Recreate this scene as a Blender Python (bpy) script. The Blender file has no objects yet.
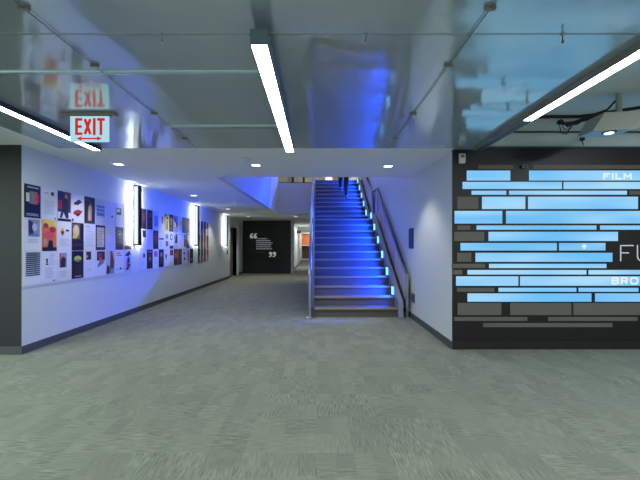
import bpy, math, random
from mathutils import Vector
random.seed(7)
F, CX, CY, H = 365.0, 317.0, 246.0, 1.35       # focal length in pixels, vanishing point, eye height
def pt(x, y, D):                                # pixel + depth -> point in the place
    return Vector(((x-CX)/F*D, D, H+(CY-y)/F*D))
col = bpy.context.scene.collection
def lin(c):
    return tuple(((v/255)/12.92 if v/255 <= .04045 else ((v/255+.055)/1.055)**2.4) for v in c)

# ------------------------------------------------------------------ materials
MATS = {}
def mat(name, rgb, rough=.6, metal=0, emit=0, noise=0, nscale=20, bump=0, spec=.5):
    m = bpy.data.materials.new(name); m.use_nodes = True
    nt = m.node_tree; b = nt.nodes['Principled BSDF']
    c = lin(rgb)
    b.inputs['Base Color'].default_value = (*c, 1)
    b.inputs['Roughness'].default_value = rough
    b.inputs['Metallic'].default_value = metal
    b.inputs['Specular IOR Level'].default_value = spec
    if emit:
        b.inputs['Emission Color'].default_value = (*c, 1)
        b.inputs['Emission Strength'].default_value = emit
    if noise or bump:
        tc = nt.nodes.new('ShaderNodeNewGeometry')
        n = nt.nodes.new('ShaderNodeTexNoise'); n.inputs['Scale'].default_value = nscale; n.inputs['Detail'].default_value = 5
        nt.links.new(tc.outputs['Position'], n.inputs['Vector'])
        if noise:
            r = nt.nodes.new('ShaderNodeMix'); r.data_type = 'RGBA'
            r.inputs['A'].default_value = (*[v*(1-noise) for v in c], 1); r.inputs['B'].default_value = (*[min(1, v*(1+noise)) for v in c], 1)
            nt.links.new(n.outputs['Fac'], r.inputs['Factor']); nt.links.new(r.outputs['Result'], b.inputs['Base Color'])
        if bump:
            bp = nt.nodes.new('ShaderNodeBump'); bp.inputs['Strength'].default_value = bump; bp.inputs['Distance'].default_value = .01
            nt.links.new(n.outputs['Fac'], bp.inputs['Height']); nt.links.new(bp.outputs['Normal'], b.inputs['Normal'])
    MATS[name] = m
    return m
def emission(name, rgb, strength):
    m = bpy.data.materials.new(name); m.use_nodes = True; nt = m.node_tree
    nt.nodes.clear()
    o = nt.nodes.new('ShaderNodeOutputMaterial'); e = nt.nodes.new('ShaderNodeEmission')
    e.inputs['Color'].default_value = (*lin(rgb), 1); e.inputs['Strength'].default_value = strength
    nt.links.new(e.outputs[0], o.inputs[0])
    MATS[name] = m
    return m

mat('wall_paint', (212, 216, 220), .55, noise=.03, nscale=3)
mat('wall_paint_cool', (214, 222, 216), .5, noise=.03, nscale=3)
mat('ceiling_paint', (234, 240, 234), .7, noise=.03, nscale=4)
mat('concrete', (220, 229, 234), .85, noise=.12, nscale=2.5, bump=.15)
mat('fascia_paint', (196, 200, 206), .5)
mat('black_paint', (40, 40, 43), .6, noise=.15, nscale=60, bump=.05)
mat('graphic_black', (23, 19, 18), .45, noise=.2, nscale=1.3)
mat('quote_black', (42, 43, 44), .7)
mat('base_rubber', (76, 78, 80), .5)
mat('base_dark', (30, 26, 26), .5)
mat('steel', (186, 190, 196), .28, metal=1, noise=.08, nscale=40)
mat('steel_dark', (92, 97, 106), .35, metal=1)
mat('rail_mesh', (196, 176, 164), .5, metal=0, noise=.15, nscale=50)
mat('stringer', (150, 160, 182), .4, metal=.2)
mat('riser', (76, 76, 76), .6, noise=.1, nscale=30)
mat('tread', (94, 94, 90), .65, noise=.12, nscale=40)
mat('nosing', (140, 126, 100), .45, metal=.2)
mat('frame_dark', (38, 40, 42), .45)
mat('sconce_frame', (22, 22, 22), .5, spec=.2)
mat('white_plastic', (222, 226, 230), .4)
mat('light_housing', (120, 140, 160), .35, metal=.5)
mat('housing_dark', (66, 70, 74), .4, metal=.4)
mat('housing_grey', (138, 136, 132), .5, metal=.2)
mat('door_dark', (112, 106, 96), .5)
mat('door_white', (206, 210, 208), .5)
mat('navy', (36, 56, 104), .4)
mat('plate_grey', (110, 118, 132), .4)
mat('board', (216, 220, 228), .5)
mat('cable', (28, 30, 34), .5)
mat('projector_white', (186, 186, 178), .5)
mat('projector_lit_under', (150, 190, 220), .4)  # blue light falling on the underside is put into this colour
mat('grey_panel', (102, 98, 92), .5, noise=.12, nscale=2.5)
mat('orange', (206, 120, 62), .6, noise=.45, nscale=6)
mat('brown', (84, 52, 40), .6, noise=.4, nscale=7)
mat('beige', (196, 184, 160), .7, noise=.2, nscale=2)
mat('trousers', (15, 16, 20), .7)
mat('jacket', (24, 25, 30), .7)
mat('skin', (196, 150, 124), .5)
mat('hair', (40, 28, 22), .6)
mat('shoe', (12, 12, 14), .4)
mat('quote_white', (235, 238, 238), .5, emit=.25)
mat('quote_grey', (120, 124, 126), .6)
mat('letter_line', (205, 208, 212), .4, emit=.3)
emission('tube_white', (250, 253, 255), 26)
emission('sconce_white', (228, 240, 255), 1.15)
emission('down_white', (245, 250, 255), 3)
emission('led_cyan', (120, 205, 255), 2.2)
emission('exit_face', (176, 224, 240), .95)
emission('exit_red', (214, 40, 36), .95)
emission('letter_blue', (222, 244, 255), 1.0)
emission('lens_glow', (235, 248, 255), 3)
emission('lamp_pink', (255, 222, 226), 1.6)

def projected_blue():  # the projector's blue light on the panels, put in as emission
    m = bpy.data.materials.new('projected_blue'); m.use_nodes = True; nt = m.node_tree; nt.nodes.clear()
    o = nt.nodes.new('ShaderNodeOutputMaterial'); e = nt.nodes.new('ShaderNodeEmission')
    g = nt.nodes.new('ShaderNodeNewGeometry'); mp = nt.nodes.new('ShaderNodeMapping')
    mp.inputs['Scale'].default_value = (.55, 1, 2.6)
    n = nt.nodes.new('ShaderNodeTexNoise'); n.inputs['Scale'].default_value = 1.6; n.inputs['Detail'].default_value = 1
    r = nt.nodes.new('ShaderNodeValToRGB')
    r.color_ramp.elements[0].position = .3; r.color_ramp.elements[0].color = (*lin((114, 194, 250)), 1)
    r.color_ramp.elements[1].position = .72; r.color_ramp.elements[1].color = (*lin((172, 222, 255)), 1)
    nt.links.new(g.outputs['Position'], mp.inputs[0]); nt.links.new(mp.outputs[0], n.inputs['Vector'])
    nt.links.new(n.outputs['Fac'], r.inputs[0]); nt.links.new(r.outputs[0], e.inputs['Color'])
    nt.links.new(e.outputs[0], o.inputs[0]); e.inputs['Strength'].default_value = .98
    MATS['projected_blue'] = m
projected_blue()
def print_mat():
    m = bpy.data.materials.new('poster_print'); m.use_nodes = True; nt = m.node_tree; b = nt.nodes['Principled BSDF']
    a = nt.nodes.new('ShaderNodeAttribute'); a.attribute_name = 'Col'
    nt.links.new(a.outputs['Color'], b.inputs['Base Color']); b.inputs['Roughness'].default_value = .45
    MATS['poster_print'] = m
print_mat()
def glass_mat():
    m = bpy.data.materials.new('rail_glass'); m.use_nodes = True; nt = m.node_tree; nt.nodes.clear()
    o = nt.nodes.new('ShaderNodeOutputMaterial'); t = nt.nodes.new('ShaderNodeBsdfTransparent'); g = nt.nodes.new('ShaderNodeBsdfGlossy')
    t.inputs[0].default_value = (.86, .9, .93, 1); g.inputs['Roughness'].default_value = .08
    x = nt.nodes.new('ShaderNodeMixShader'); x.inputs[0].default_value = .12
    nt.links.new(t.outputs[0], x.inputs[1]); nt.links.new(g.outputs[0], x.inputs[2]); nt.links.new(x.outputs[0], o.inputs[0])
    MATS['rail_glass'] = m
glass_mat()
def node(nt, t, **kw):
    n = nt.nodes.new(t)
    for k, v in kw.items(): setattr(n, k, v)
    return n
def carpet():
    m = bpy.data.materials.new('carpet_tiles'); m.use_nodes = True; nt = m.node_tree; b = nt.nodes['Principled BSDF']; L = nt.links.new
    g = node(nt, 'ShaderNodeNewGeometry')
    def cells(s):
        sc = node(nt, 'ShaderNodeVectorMath', operation='MULTIPLY'); sc.inputs[1].default_value = s
        fl = node(nt, 'ShaderNodeVectorMath', operation='FLOOR'); wn = node(nt, 'ShaderNodeTexWhiteNoise', noise_dimensions='2D')
        L(g.outputs['Position'], sc.inputs[0]); L(sc.outputs[0], fl.inputs[0]); L(fl.outputs[0], wn.inputs['Vector'])
        return wn
    w1 = cells((2.1, 2.1, 0)); w2 = cells((4.2, 6.3, 0)); w3 = cells((8.4, 4.2, 0))
    def streak(s, seed):
        mp = node(nt, 'ShaderNodeVectorMath', operation='MULTIPLY'); mp.inputs[1].default_value = s
        n = node(nt, 'ShaderNodeTexNoise'); n.inputs['Scale'].default_value = 1; n.inputs['Detail'].default_value = 3; n.inputs['Roughness'].default_value = .6
        L(g.outputs['Position'], mp.inputs[0]); L(mp.outputs[0], n.inputs['Vector'])
        return n
    a = streak((105, 9, 1), 0); c = streak((9, 105, 1), 1)
    th = node(nt, 'ShaderNodeMath', operation='GREATER_THAN'); th.inputs[1].default_value = .36
    L(w1.outputs['Value'], th.inputs[0])
    mx = node(nt, 'ShaderNodeMix'); L(th.outputs[0], mx.inputs['Factor']); L(a.outputs['Fac'], mx.inputs['A']); L(c.outputs['Fac'], mx.inputs['B'])
    # contrast of the streaks differs from block to block
    k = node(nt, 'ShaderNodeMath', operation='MULTIPLY_ADD'); k.inputs[1].default_value = .9; k.inputs[2].default_value = .15
    L(w2.outputs['Value'], k.inputs[0])
    s0 = node(nt, 'ShaderNodeMath', operation='SUBTRACT'); s0.inputs[1].default_value = .5; L(mx.outputs['Result'], s0.inputs[0])
    s1 = node(nt, 'ShaderNodeMath', operation='MULTIPLY'); L(s0.outputs[0], s1.inputs[0]); L(k.outputs[0], s1.inputs[1])
    t0 = node(nt, 'ShaderNodeMath', operation='MULTIPLY_ADD'); t0.inputs[1].default_value = .11; L(w3.outputs['Value'], t0.inputs[0]); 
    t1 = node(nt, 'ShaderNodeMath', operation='MULTIPLY_ADD'); t1.inputs[1].default_value = 1.3; L(s1.outputs[0], t1.inputs[0]); L(t0.outputs[0], t1.inputs[2])
    big = node(nt, 'ShaderNodeTexNoise'); big.inputs['Scale'].default_value = .7; L(g.outputs['Position'], big.inputs['Vector'])
    t0.inputs[2].default_value = .42
    r = node(nt, 'ShaderNodeValToRGB')
    r.color_ramp.elements[0].position = .12; r.color_ramp.elements[0].color = (*lin((82, 86, 78)), 1)
    r.color_ramp.elements[1].position = .92; r.color_ramp.elements[1].color = (*lin((164, 168, 152)), 1)
    L(t1.outputs[0], r.inputs[0]); L(r.outputs[0], b.inputs['Base Color'])
    b.inputs['Roughness'].default_value = .9; b.inputs['Specular IOR Level'].default_value = .15
    bp = node(nt, 'ShaderNodeBump'); bp.inputs['Strength'].default_value = .25; bp.inputs['Distance'].default_value = .004
    L(mx.outputs['Result'], bp.inputs['Height']); L(bp.outputs['Normal'], b.inputs['Normal'])
    MATS['carpet'] = m
carpet()
def metal_ceiling():
    m = bpy.data.materials.new('polished_panels'); m.use_nodes = True; nt = m.node_tree; b = nt.nodes['Principled BSDF']; L = nt.links.new
    b.inputs['Metallic'].default_value = 1
    g = node(nt, 'ShaderNodeNewGeometry')
    n = node(nt, 'ShaderNodeTexNoise'); n.inputs['Scale'].default_value = 1.1; n.inputs['Detail'].default_value = 4
    L(g.outputs['Position'], n.inputs['Vector'])
    r = node(nt, 'ShaderNodeMapRange'); r.inputs['From Min'].default_value = .3; r.inputs['From Max'].default_value = .7
    r.inputs['To Min'].default_value = .06; r.inputs['To Max'].default_value = .17
    L(n.outputs['Fac'], r.inputs['Value']); L(r.outputs[0], b.inputs['Roughness'])
    c = node(nt, 'ShaderNodeMix', data_type='RGBA'); c.inputs['A'].default_value = (*lin((196, 210, 208)), 1); c.inputs['B'].default_value = (*lin((220, 233, 230)), 1)
    L(n.outputs['Fac'], c.inputs['Factor']); L(c.outputs['Result'], b.inputs['Base Color'])
    mp = node(nt, 'ShaderNodeVectorMath', operation='MULTIPLY'); mp.inputs[1].default_value = (2.2, 1.3, 1)
    n2 = node(nt, 'ShaderNodeTexNoise'); n2.inputs['Scale'].default_value = 1.2; n2.inputs['Detail'].default_value = 2
    L(g.outputs['Position'], mp.inputs[0]); L(mp.outputs[0], n2.inputs['Vector'])
    bp = node(nt, 'ShaderNodeBump'); bp.inputs['Strength'].default_value = .35; bp.inputs['Distance'].default_value = .02
    L(n2.outputs['Fac'], bp.inputs['Height']); L(bp.outputs['Normal'], b.inputs['Normal'])
    r2 = nt.nodes.new('ShaderNodeBsdfPrincipled'); r2.inputs['Metallic'].default_value = 0; r2.inputs['Roughness'].default_value = .5
    r2.inputs['Base Color'].default_value = (*lin((192, 206, 218)), 1)
    x = nt.nodes.new('ShaderNodeMixShader'); x.inputs[0].default_value = .42
    L(b.outputs[0], x.inputs[1]); L(r2.outputs[0], x.inputs[2]); L(x.outputs[0], nt.nodes['Material Output'].inputs[0])
    MATS['polished'] = m
metal_ceiling()

# ------------------------------------------------------------------ mesh building
class MB:
    def __init__(s): s.v = []; s.f = []; s.m = []; s.c = []; s.sm = []
    def face(s, pts, m=0, c=None, smooth=False):
        i = len(s.v); s.v += [tuple(p) for p in pts]; s.f.append(list(range(i, i+len(pts)))); s.m.append(m); s.c.append(c); s.sm.append(smooth)
    def box(s, x0, x1, y0, y1, z0, z1, m=0, c=None):
        s.hexa([(x0,y0,z0),(x1,y0,z0),(x1,y1,z0),(x0,y1,z0),(x0,y0,z1),(x1,y0,z1),(x1,y1,z1),(x0,y1,z1)], m, c)
        return s
    def hexa(s, p, m=0, c=None):
        i = len(s.v); s.v += [tuple(q) for q in p]
        for f in ((0,3,2,1),(4,5,6,7),(0,1,5,4),(1,2,6,5),(2,3,7,6),(3,0,4,7)):
            s.f.append([i+k for k in f]); s.m.append(m); s.c.append(c); s.sm.append(False)
        return s
    def bbox(s, x0, x1, y0, y1, z0, z1, e=.004, m=0):     # box with chamfered vertical and horizontal edges (octagon stack)
        def ring(z, d):
            return [(x0+d+e,y0+d,z),(x1-d-e,y0+d,z),(x1-d,y0+d+e,z),(x1-d,y1-d-e,z),(x1-d-e,y1-d,z),(x0+d+e,y1-d,z),(x0+d,y1-d-e,z),(x0+d,y0+d+e,z)]
        rs = [ring(z0, e), ring(z0+e, 0), ring(z1-e, 0), ring(z1, e)]
        i = len(s.v)
        for r in rs: s.v += r
        for k in range(3):
            for j in range(8):
                s.f.append([i+k*8+j, i+k*8+(j+1) % 8, i+(k+1)*8+(j+1) % 8, i+(k+1)*8+j]); s.m.append(m); s.c.append(None); s.sm.append(False)
        s.f.append([i+j for j in range(7, -1, -1)]); s.f.append([i+24+j for j in range(8)])
        s.m += [m, m]; s.c += [None, None]; s.sm += [False, False]
        return s
    def prism_x(s, poly, x0, x1, m=0):                    # polygon in (y, z) swept along x
        n = len(poly); i = len(s.v)
        s.v += [(x0, y, z) for y, z in poly] + [(x1, y, z) for y, z in poly]
        s.f.append([i+k for k in range(n-1, -1, -1)]); s.f.append([i+n+k for k in range(n)])
        for k in range(n): s.f.append([i+k, i+(k+1) % n, i+n+(k+1) % n, i+n+k])
        s.m += [m]*(n+2); s.c += [None]*(n+2); s.sm += [False]*(n+2)
        return s
    def prism_z(s, poly, z0, z1, m=0):
        n = len(poly); i = len(s.v)
        s.v += [(x, y, z0) for x, y in poly] + [(x, y, z1) for x, y in poly]
        s.f.append([i+k for k in range(n-1, -1, -1)]); s.f.append([i+n+k for k in range(n)])
        for k in range(n): s.f.append([i+k, i+(k+1) % n, i+n+(k+1) % n, i+n+k])
        s.m += [m]*(n+2); s.c += [None]*(n+2); s.sm += [False]*(n+2)
        return s
    def tube(s, pts, r, n=10, m=0):
        pts = [Vector(p) for p in pts]; i = len(s.v); rr = r if isinstance(r, (list, tuple)) else [r]*len(pts)
        for k, p in enumerate(pts):
            d = (pts[min(k+1, len(pts)-1)]-pts[max(k-1, 0)]).normalized()
            u = d.cross(Vector((0,0,1)) if abs(d.z) < .9 else Vector((1,0,0))).normalized(); w = d.cross(u)
            for j in range(n):
                a = 2*math.pi*j/n; s.v.append(tuple(p+(u*math.cos(a)+w*math.sin(a))*rr[k]))
        for k in range(len(pts)-1):
            for j in range(n):
                s.f.append([i+k*n+j, i+k*n+(j+1) % n, i+(k+1)*n+(j+1) % n, i+(k+1)*n+j]); s.m.append(m); s.c.append(None); s.sm.append(True)
        e = i+(len(pts)-1)*n
        s.f.append([i+j for j in range(n)]); s.f.append([e+j for j in range(n-1, -1, -1)])
        s.m += [m, m]; s.c += [None, None]; s.sm += [False, False]
        return s
    def lathe(s, c, prof, n=24, m=0):                     # prof: (radius, z) upward about a vertical axis at c
        i = len(s.v)
        for r, z in prof:
            for j in range(n):
                a = 2*math.pi*j/n; s.v.append((c[0]+r*math.cos(a), c[1]+r*math.sin(a), c[2]+z))
        for k in range(len(prof)-1):
            for j in range(n):
                s.f.append([i+k*n+j, i+k*n+(j+1) % n, i+(k+1)*n+(j+1) % n, i+(k+1)*n+j]); s.m.append(m); s.c.append(None); s.sm.append(True)
        e = i+(len(prof)-1)*n
        s.f.append([i+j for j in range(n-1, -1, -1)]); s.f.append([e+j for j in range(n)])
        s.m += [m, m]; s.c += [None, None]; s.sm += [False, False]
        return s
    def build(s, name, mats, parent=None):
        if isinstance(mats, str): mats = [mats]
        if parent is None:
            xs = list(zip(*s.v)); loc = Vector(((min(xs[0])+max(xs[0]))/2, (min(xs[1])+max(xs[1]))/2, min(xs[2]))); base = loc
        else:
            loc = Vector((0,0,0)); base = Vector((0,0,0)); p = parent
            while p is not None: base = base+p.location; p = p.parent
        me = bpy.data.meshes.new(name)
        me.from_pydata([tuple(Vector(v)-base) for v in s.v], [], s.f)
        for k in mats: me.materials.append(MATS[k])
        me.polygons.foreach_set('material_index', s.m)
        me.polygons.foreach_set('use_smooth', s.sm)
        if any(c is not None for c in s.c):
            a = me.color_attributes.new('Col', 'FLOAT_COLOR', 'CORNER')
            for p in me.polygons:
                c = s.c[p.index] or (.8, .8, .8)
                for li in p.loop_indices: a.data[li].color = (*c, 1)
        me.update()
        o = bpy.data.objects.new(name, me); col.objects.link(o); o.location = loc; o.parent = parent
        return o
def B(*a, **k): return MB().box(*a, **k)
def tag(o, label, cat, group=None):
    o['label'] = label; o['category'] = cat
    if group: o['group'] = group
    return o
def thing(name, loc, label, cat, group=None):
    o = bpy.data.objects.new(name, None); col.objects.link(o); o.location = loc; o.empty_display_size = .1
    return tag(o, label, cat, group)
def struct(mb, name, m, parent=None):
    o = mb.build(name, m, parent)
    if parent is None: o['kind'] = 'structure'
    return o

# ------------------------------------------------------------------ the setting
HC = 2.61                 # underside of the ceilings
XL, XR = -3.68, 1.77      # corridor walls
YB, YG, YS = 4.545, 4.78, 4.70   # left black wall, right graphics wall, seam of the ceilings
YQ = 18.1                 # wall with the quotation
struct(B(-10, 9, -7, 31, -.2, 0), 'floor', 'carpet')
m = MB().box(XL-.35, XL, YB+.004, 15.4, 0, HC).box(XL-.35, XL, 15.4, 16.7, 2.17, HC).box(XL-.35, XL, 16.7, YQ+.2, 0, HC)
struct(m, 'wall_left', 'wall_paint_cool')
struct(B(-10, XL-.002, YB, YB+.003, 0, HC).box(-10, XL-.36, YB+.003, YB+.3, 0, HC), 'wall_front_left', 'black_paint')
struct(B(XR, XR+.12, YG+.004, 26, 0, 6.6), 'wall_right', 'wall_paint_cool')
struct(MB().box(XR, 9, YG, YG+.004, 0, HC+.02).box(XR+.121, 9, YG+.004, YG+.3, 0, HC+.02), 'wall_front_right', 'graphic_black')
struct(B(2.0, 9, YG+.02, YG+.3, HC+.02, 3.3), 'wall_front_upper', 'concrete')
struct(B(XL, -1.29, YQ, YQ+.2, 0, HC), 'wall_back', 'quote_black')
struct(B(-1.42, -1.30, YQ+.2, 29.2, 0, HC), 'wall_hall', 'wall_paint')
struct(B(-1.6, 0.3, 29.0, 29.2, 0, HC), 'wall_hall_end', 'wall_paint')
struct(B(-.16, -.05, 14.2, 29.0, 0, HC), 'wall_hall_right', 'wall_paint')
struct(B(XL-1.2, XL-.35, 15.0, 17.0, 0, HC).box(XL-.36, XL-.3, 15.35, 16.75, 0, .001), 'wall_recess', 'door_dark')

# ceilings
struct(B(-3.33, 2.09, -6, YS, HC, HC+.04), 'ceiling_polished', 'polished')
struct(MB().box(XR, 2.09, YS, YG+.02, HC, HC+.04), 'ceiling_polished_edge', 'polished')
m = MB().box(-10, -3.331, -6, YB+.01, HC, HC+.1).box(XL-.3, -3.331, YB+.01, YS, HC, HC+.1)
struct(m, 'ceiling_left', 'ceiling_paint')
m = MB()
m.prism_z([(XL-.3, YS+.001), (XR, YS+.001), (XR, 6.67), (-1.74, 6.67), (-1.575, 11.98), (-1.51, 14.15), (-1.51, 30), (XL-.3, 30)], HC, HC+.12)
m.box(-1.51, .2, 14.16, 30, HC, HC+.12)
m.box(-1.74, XR, 6.5, 6.669, HC+.12, 4.6)
struct(m, 'ceiling_corridor', 'ceiling_paint')
struct(B(2.1, 9, -6, YG+.02, 3.04, 3.2), 'ceiling_right', 'concrete')
# stairwell
m = MB()
m.hexa([(-1.74,6.67,HC-.002),(-1.575,11.98,HC-.002),(-1.70,12.0,HC-.002),(-1.86,6.67,HC-.002),
        (-1.56,6.67,4.9),(-1.395,11.98,4.9),(-1.52,12.0,4.9),(-1.68,6.67,4.9)])
struct(m, 'wall_stairwell_left', 'fascia_paint')
m = MB().hexa([(-1.6,12.0,HC-.002),(-1.51,14.16,HC-.002),(-1.63,14.16,HC-.002),(-1.72,12.0,HC-.002),
               (-1.5,12.0,4.9),(-1.51,14.16,4.9),(-1.63,14.16,4.9),(-1.62,12.0,4.9)])
struct(m, 'wall_stairwell_return', 'ceiling_paint')
struct(B(-1.51, -.06, 14.15, 14.3, HC-.002, 3.79), 'wall_slab_edge', 'fascia_paint')
m = MB().box(-1.51, XR, 14.3, 26, 3.6, 3.849).box(-.06, XR, 13.83, 14.3, 3.6, 3.849)
struct(m, 'floor_upper', 'tread')
struct(B(-8, XR, 22, 22.2, 3.85, 6.6), 'wall_upper_back', 'beige')
struct(B(-8, XR+.2, 4.8, 26, 6.6, 6.8), 'ceiling_upper', 'ceiling_paint')
struct(B(-8, -7.8, 6.5, 22, 2.8, 6.6), 'wall_upper_left', 'beige')
struct(B(-8, -1.74, 6.5, 6.7, 2.8, 6.6).box(-1.74, XR, 6.5, 6.67, 4.6, 6.6), 'wall_upper_front', 'fascia_paint')
# columns upstairs
for x, w, mm in ((-1.27, .1, 'beige'), (-.88, .07, 'white_plastic'), (-.62, .05, 'brown'), (-1.12, .05, 'brown')):
    struct(B(x-w, x+w, 16.9, 17.1, 3.85, 6.6), 'column', mm)
# baseboards
struct(B(-10, XL+.0, YB-.012, YB, 0, .1), 'baseboard_front_left', 'base_rubber')
struct(B(XL, XL+.012, YB-.012, 15.36, 0, .1).box(XL, XL+.012, 16.74, YQ, 0, .1), 'baseboard_left', 'base_rubber')
struct(B(XR-.012, XR, YG-.012, 14, 0, .1), 'baseboard_right', 'base_rubber')
struct(B(XR-.0, 9, YG-.014, YG, 0, .11), 'baseboard_front_right', 'base_dark')
struct(B(XL+.012, -1.29, YQ-.012, YQ, 0, .09), 'baseboard_back', 'base_dark')
struct(B(-1.3, -1.288, YQ+.2, 29, 0, .1), 'baseboard_hall', 'base_rubber')
# wall strip above the graphics: dark pipe-like joint
struct(MB().tube([(2.0, YG-.01, 2.84), (9, YG-.01, 2.84)], .012, 8), 'trim_pipe', 'steel_dark')
struct(B(2.0, 9, YG-.02, YG+.02, HC+.02, HC+.04), 'trim_graphics_top', 'base_rubber')
struct(B(2.091, 2.12, -6, YG, HC-.0, 3.04), 'trim_ceiling_edge', 'housing_dark')
struct(MB().tube([(2.4, 4.72, 3.02), (3.4, 4.72, 3.02), (4.6, 4.0, 3.03), (6, 3.2, 3.03)], .02, 8), 'trim_conduit', 'cable')

# open doorway in the left wall
d = thing('door_1', (XL, 16.05, 0), 'dark recessed doorway at the far end of the poster wall', 'door'); d['kind'] = 'structure'
del d['label'], d['category']
m = MB().box(XL-.33, XL+.012, 15.34, 15.4, 0, 2.23).box(XL-.33, XL+.09, 16.7, 16.8, 0, 2.23).box(XL-.33, XL+.012, 15.4, 16.7, 2.17, 2.23)
m.build('door_frame', 'door_white', d)
dl = B(XL-.2, XL-.16, 15.42, 16.68, .02, 2.16).build('door_leaf', 'door_dark', d)
MB().tube([(XL-.16, 16.55, 1.02), (XL-.1, 16.55, 1.02), (XL-.1, 16.43, 1.02)], .012, 8).build('handle', 'steel', dl)
# white hallway door at the right edge of the quotation wall
d = bpy.data.objects.new('door_2', None); col.objects.link(d); d.location = (-1.29, 18.5, 0); d['kind'] = 'structure'
MB().box(-1.29, -1.15, YQ-.02, YQ+.06, 0, 2.58).build('door_frame', 'door_white', d)
dl = B(-1.299, -1.26, YQ+.25, YQ+1.3, .02, 2.3).build('door_leaf', 'door_white', d)
MB().tube([(-1.26, YQ+.36, 1.02), (-1.2, YQ+.36, 1.02), (-1.2, YQ+.5, 1.02)], .022, 8).build('handle', 'frame_dark', dl)
for z in (.25, 1.2, 2.42):
    B(-1.17, -1.148, YQ-.03, YQ-.005, z, z+.12).build('hinge', 'frame_dark', d)

# ------------------------------------------------------------------ ceiling joint, light-streak beads, conduits, hooks
for i, (y, mm, w, zz) in enumerate(((2.17, 'steel', .003, .003), )):
    struct(B(-3.33, 2.0, y-w, y+w, HC-zz, HC), 'trim_joint', mm)
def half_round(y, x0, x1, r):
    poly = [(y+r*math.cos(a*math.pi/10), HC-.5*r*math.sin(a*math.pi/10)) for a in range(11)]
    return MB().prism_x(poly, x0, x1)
mat('streak_metal', (205, 230, 242), .32, metal=1)
struct(half_round(2.645, -3.33, -.36, .028), 'streak_bead_near', 'streak_metal')  # both beads are added to draw light streaks across the polished ceiling
struct(half_round(3.83, -1.55, -.36, .03), 'streak_bead_far', 'streak_metal')
for x, lab in ((-1.54, 'thin grey ceiling conduit running back left of the central light bar'), (.91, 'thin grey ceiling conduit with brackets, right of the central light bar')):
    t = thing('ceiling_conduit', (x, 3.3, HC-.03), lab, 'conduit')
    MB().tube([(x, .9, HC-.012), (x, YS-.01, HC-.012)], .0032, 8).build('pipe', 'housing_grey', t)
    for y in ((1.3, 1.92, 2.53, 3.45, 4.25)):
        MB().bbox(x-.03, x+.03, y-.01, y+.01, HC-.02, HC, .003).build('bracket', 'housing_grey', t)
for k, (x, w) in enumerate(((-.92, 'left of the central light bar'), (.29, 'right of the central light bar'), (1.46, 'nearest the blue panel wall'))):
    t = thing('ceiling_hook', (x, 2.17, HC-.05), 'small metal sprinkler drop on the polished ceiling, ' + w, 'sprinkler', 'ceiling drops')
    MB().lathe((x, 2.17, HC-.012), [(.009, 0), (.012, .004), (.012, .012)], 16).build('plate', 'steel', t)
    MB().lathe((x, 2.17, HC-.055), [(.004, 0), (.008, .004), (.008, .012), (.003, .016), (.003, .043)], 12).build('stem', ['steel_dark', 'steel'][k < 2], t)

# ------------------------------------------------------------------ linear lights
def bar_light(x, y0, y1, ylit, label, hm, ztop=2.555, zo=0):
    t = thing('ceiling_light_bar', (x, (y0+y1)/2, 2.47), label, 'ceiling light', 'linear ceiling lights')
    w = .044
    m = MB().bbox(x-w-.006, x+w+.006, y0, y1, zo+2.478, ztop, .003)
    for q in (-1, 1): m.box(x+q*w-(0 if q > 0 else .006), x+q*w+(.006 if q > 0 else 0), y0, y1, zo+2.466, zo+2.48)
    m.box(x-w, x+w, y0, y0+.006, zo+2.466, zo+2.48).box(x-w, x+w, y1-.006, y1, zo+2.466, zo+2.48)
    m.build('housing', hm, t)
    B(x-w+.001, x+w-.001, y0+.007, ylit-.007, zo+2.47, zo+2.477).build('diffuser', 'tube_white', t)
    if ylit < y1: B(x-w+.001, x+w-.001, ylit, y1-.007, zo+2.468, zo+2.477).build('blank_cover', 'frame_dark', t)
    if zo == 0:
     for y in (y0+.15, y1-.15): MB().tube([(x, y, ztop-.004), (x, y, HC)], .006, 8).build('hanger', 'steel', t)
bar_light(-.322, 2.02, 4.36, 4.36, 'white lit linear light hung from the centre of the polished ceiling', 'light_housing')
bar_light(-2.795, 2.06, 4.655, 4.655, 'white lit linear light behind the exit sign, with dark side', 'housing_dark', HC, .096)
bar_light(2.03, 1.3, 4.6, 3.53, 'white lit linear light along the ceiling edge near the blue panel wall', 'housing_grey', HC, .09)

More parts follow.
